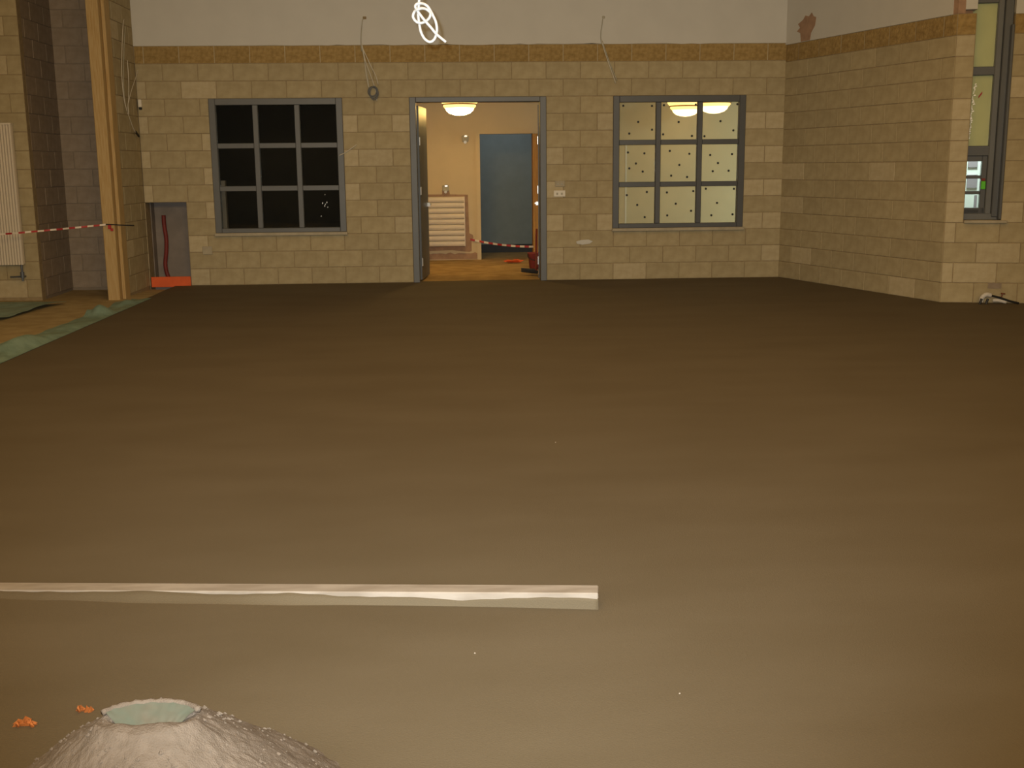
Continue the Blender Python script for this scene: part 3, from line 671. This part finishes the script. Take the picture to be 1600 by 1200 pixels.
# ------------------------------------------------------------------ pipes at the foot of the wing wall
def wl(x, y, z): v = Cw + e_w * x + n_w * y; return (v.x, v.y, z)
t = thing('floor_pipe', wl(.5, -.08, 0), 'pale elbow and dark pipe stub at the foot of the wing wall', 'pipe')
m = MB(); m.tube([wl(.42, -.1, .02), wl(.43, -.1, .075), wl(.47, -.1, .105), wl(.52, -.09, .095)], .026, n=10, smooth=4); m.build('elbow', M['pipe'], t, smooth=True)
m = MB(); m.tube([wl(.49, -.1, .10), wl(.60, -.09, .075), wl(.72, -.08, .035), wl(.82, -.07, .01)], .012, n=8, smooth=3); m.build('pipe_run', M['black'], t, smooth=True)
for x in (.40, .465):
    m = MB(); m.tube([wl(x, -.13, .0), wl(x + .02, -.12, .06)], .014, n=8); m.build('clip', M['black'], t)
m = MB(); m.tube([wl(.63, -.08, .07), wl(.645, -.08, .115)], .008, n=8); m.tube([wl(.625, -.08, .118), wl(.67, -.08, .112)], .008, n=8); m.build('tap_handle', M['copper'], t)
m = MB(); m.tube([wl(.55, -.06, .035), wl(.60, -.07, .04), wl(.69, -.07, .02)], .020, n=10, smooth=3); m.build('lagging', M['pipe'], t, smooth=True)
m = MB(); m.box(.50, .64, -.006, .02, .165, .225); m.build('notch_shade', M['greyblock'], ww)  # thin darker plate painting the shade inside a notch in the block

# ------------------------------------------------------------------ membrane along the screed edge
def strip(u, v):
    y = 7.0 + v * 6.95; x = -3.785 - u * (.36 - .10 * v + .06 * noise.noise(Vector((y * 1.7, 0, 0))))
    up_ = 0
    for yc, wd, hg in ((12.45, .16, .11), (10.15, .55, .10), (13.4, .2, .05), (11.4, .4, .03)):
        up_ += hg * math.exp(-((y - yc) / wd) ** 2) * math.sin(min(1, u * 1.25) * math.pi * .75) ** 1.5
    return (x, y, .006 - .018 * min(1, u * 2.2) + up_ + .016 * noise.noise(Vector((x * 9, y * 3.3, 0))) * min(1, u * 4) + .010 * min(1, u * 5))
m = MB(); m.grid(14, 150, strip)
o = m.build('membrane_strip', M['membrane'], loc=(-3.95, 10.5, 0), smooth=False); tag(o, 'crumpled green polythene strip along the edge of the screed', 'plastic sheet')
md = o.modifiers.new('solid', 'SOLIDIFY'); md.thickness = .003
def sheet2(u, v):
    xr = -4.78 - .34 * v - .1 * math.sin(v * 9) * .3; x = xr - u * 2.4
    y = 13.85 - v * (2.6 + .35 * u) + (u * .0)
    if v < .05: y -= .04 * math.sin(u * 20)
    return (x + .5 * (1 - v) * 0, y, -.012 + .02 * noise.noise(Vector((x * 3, y * 3, 7))) + .012)
m = MB(); m.grid(24, 24, sheet2)
o = m.build('membrane_sheet', M['membrane'], loc=(-5.4, 13, 0)); tag(o, 'flat green polythene sheet on the sandy floor before the tall radiator', 'plastic sheet')
md = o.modifiers.new('solid', 'SOLIDIFY'); md.thickness = .003

# ------------------------------------------------------------------ straightedge lying on the screed
BT0 = Vector((.488, 3.843, .060)); BT1 = Vector((-1.783, 4.158, .014))          # back top edge: the far end has sunk into the screed
dirb = (BT1 - BT0).normalized(); nb = Vector((-dirb.y, dirb.x, 0)).normalized()
if nb.y < 0: nb = -nb
zb = dirb.cross(nb); zb = zb if zb.z > 0 else -zb
BA = BT0 - nb * .080 - zb * .060; sink = -dirb.z
t = thing('straightedge', tuple(BA), 'long dusty aluminium straightedge lying in the wet screed', 'straightedge')
Rb = Matrix(((dirb.x, nb.x, zb.x, BA.x), (dirb.y, nb.y, zb.y, BA.y), (dirb.z, nb.z, zb.z, BA.z), (0, 0, 0, 1)))
Lb = 2.7
m = MB(); m.box(0, Lb, 0, .080, -.004, .060, bev=.004, mtx=Rb); m.build('bar', M['alu'], t)
m = MB(); n = 160; poly = []
for i in range(n + 1):
    s = Lb * i / n
    hgt = .040 + .013 * noise.noise(Vector((s * 3.2, 0, 0))) + .006 * noise.noise(Vector((s * 11, 3, 0)))
    if s > .6: hgt = min(.0605, hgt + .016 * min(1, (s - .6) / .9))
    poly.append((s, hgt))
vs = []; fs = []; NR = 9
for i, (s, hh) in enumerate(poly):
    q = min(1, max(0, (s - .35) / 1.5)); w = .004 + .07 * q * q * (3 - 2 * q) + .01 * q * noise.noise(Vector((s * 5, 9, 0)))
    for k in range(NR):
        t_ = k / (NR - 1); lo_ = sink * s - .004
        vs.append(Rb @ Vector((s + (.002 if i else 0), .003 if k == 0 else -.004 - w * t_, lo_ + (max(hh, lo_ + .006) - lo_) * ((1 - t_) * (1 - q) + q * .5 * (1 + math.cos(math.pi * t_ ** .75))))))
for i in range(n):
    for k in range(NR - 1): a = NR * i + k; fs.append((a, a + 1, a + NR + 1, a + NR))
fs.append(tuple(range(NR)))
m.add(vs, fs); m.build('screed_smear', M['screed'], t, smooth=True)

# ------------------------------------------------------------------ heap of sand mix in the foreground
HC = (-.735, 2.42); HH = .31
def hz(x, y):
    dx, dy = x - HC[0], y - HC[1]
    ax = dx / .89 if dx > 0 else dx / .99
    r = math.hypot(ax, dy); rim = .125 - .062 * max(0, -dy / (r + 1e-6))
    z = HH - max(0, r - rim) * .72
    hol = math.exp(-((dx + .005) / .085) ** 2 - ((dy - .045) / .045) ** 2); z -= .045 * hol
    z += (.015 + .010 * noise.noise(Vector((x * 22, 3, 3)))) * math.exp(-((dx) / .12) ** 2 - ((dy + .03) / .035) ** 2)
    ns = noise.noise(Vector((x * 9, y * 9, 0))) * .010 + noise.noise(Vector((x * 28, y * 28, 2))) * .0045 + noise.noise(Vector((x * 75, y * 75, 5))) * .003
    return z + ns * min(1, max(.3, r / .12))
m = MB()
def hg(u, v):
    a = u * 2 * math.pi; r = v ** .9 * .78
    x = HC[0] + r * math.cos(a); y = HC[1] + r * math.sin(a); return (x, y, max(-.01, hz(x, y)))
m.grid(220, 110, hg)
heap = m.build('sand_heap', M['sand'], loc=(HC[0], HC[1], 0), smooth=False); tag(heap, 'pinkish brown heap of crumbly sand mix in the near left corner', 'heap')
rnd = random.Random(3); m = MB()
for i in range(700):
    a = rnd.uniform(0, 2 * math.pi); r = rnd.uniform(.10, .62); x = HC[0] + r * math.cos(a); y = HC[1] + r * math.sin(a); z = hz(x, y)
    if z < .0: continue
    s = rnd.choice((.0025, .003, .004, .005, .008)) * rnd.uniform(.7, 1.2)
    vs = [Vector((sx, sy_, sz)) for sx, sy_, sz in ((1, 0, 0), (-1, 0, 0), (0, 1, 0), (0, -1, 0), (0, 0, 1), (0, 0, -1))]
    vs = [Vector((x, y, z)) + Vector((v.x * rnd.uniform(.7, 1.2), v.y * rnd.uniform(.7, 1.2), v.z * rnd.uniform(.6, 1))) * s for v in vs]
    m.add(vs, [(0, 2, 4), (2, 1, 4), (1, 3, 4), (3, 0, 4), (2, 0, 5), (1, 2, 5), (3, 1, 5), (0, 3, 5)])
c = m.build('crumbs', M['sand'], heap); c['kind'] = 'stuff'
# green liner showing in the hollow at the top of the heap, with a dusted rim behind it
m = MB()
def gs(u, v):
    a = (u - .5) * 2.2; k = 1 - v
    x = HC[0] - .005 + (.118 + .004 * noise.noise(Vector((u * 9, v * 3, 1)))) * math.sin(a) * (.55 + .45 * k)
    y = HC[1] + .015 + .078 * math.cos(a) * k; z = HH + .006 - .034 * v + .003 * noise.noise(Vector((u * 14, v * 5, 4)))
    return (x, y, z)
m.grid(40, 8, gs)
gl = m.build('green_liner', M['palegreen'], loc=(HC[0], HC[1], HH), smooth=True); tag(gl, 'pale green plastic liner showing at the top of the sand heap', 'plastic sheet')
m = MB(); m.tube([(HC[0] - .005 + (.122 + .005 * noise.noise(Vector((k * .9, 2, 2)))) * math.sin((k / 24 - .5) * 2.3), HC[1] + .015 + .083 * math.cos((k / 24 - .5) * 2.3), HH + .004 + .003 * noise.noise(Vector((k * .8, 0, 6)))) for k in range(25)], [.007 + .004 * abs(noise.noise(Vector((k * .7, 1, 1)))) for k in range(25)], n=8)
m.build('dusted_rim', M['sand'], gl, smooth=True)
# ------------------------------------------------------------------ orange scraps and grit on the screed
def scrap(name, x, y, w, dpt, label, n):
    rnd = random.Random(label); m = MB()
    for i in range(n):
        a = rnd.uniform(-.9, .9); cx = x + rnd.uniform(-.35, .35) * w; cy_ = y + rnd.uniform(-.4, .4) * dpt; l = rnd.uniform(.25, .5) * w; b = .006
        dx, dy = math.cos(a) * l / 2, math.sin(a) * l / 2; z = rnd.uniform(.004, .016)
        m.add([(cx - dx, cy_ - dy, .0), (cx - dy * .2, cy_ + b, z), (cx + dx, cy_ + dy, .004), (cx + dy * .2, cy_ - b, z), (cx, cy_, z + .006), (cx, cy_, -.004)],
              [(0, 1, 4), (1, 2, 4), (2, 3, 4), (3, 0, 4), (1, 0, 5), (2, 1, 5), (3, 2, 5), (0, 3, 5)])
    tag(m.build(name, M['orangescrap'], loc=(x, y, 0)), label, 'scrap', 'orange scraps by the sand heap')
scrap('orange_scrap', -1.262, 3.035, .075, .045, 'larger orange fibrous scrap left of the sand heap', 16)
scrap('orange_scrap', -1.118, 3.10, .055, .035, 'smaller dull orange scrap behind the left slope of the sand heap', 9)
g = None
for (u, v, lb) in ((1062, 1085, 'tiny pale grit speck on the screed low and right of the straightedge end'), (868, 692, 'tiny pale grit speck alone in the middle of the screed beyond the straightedge'), (742, 1022, 'tiny pale grit speck on the screed between sand heap and straightedge')):
    d = fw + CX * ((u - 800) / F_PX) - CY * ((v - 600) / F_PX); p = CAMP + d * (-H / d.z)
    if g is None:
        m = MB(); q = .0032; m.add([(q, 0, 0), (-q, 0, 0), (0, q, 0), (0, -q * 1.2, 0), (0, 0, q), (0, 0, -q)], [(0, 2, 4), (2, 1, 4), (1, 3, 4), (3, 0, 4), (2, 0, 5), (1, 2, 5), (3, 1, 5), (0, 3, 5)]); g = m.mesh('grit', M['grit'])
    o = bpy.data.objects.new('grit_speck', g); COL.objects.link(o); o.location = (p.x, p.y, .003); tag(o, lb, 'grit', 'grit specks on the screed')

for o in bpy.data.objects:
    if '_off' in o: del o['_off']
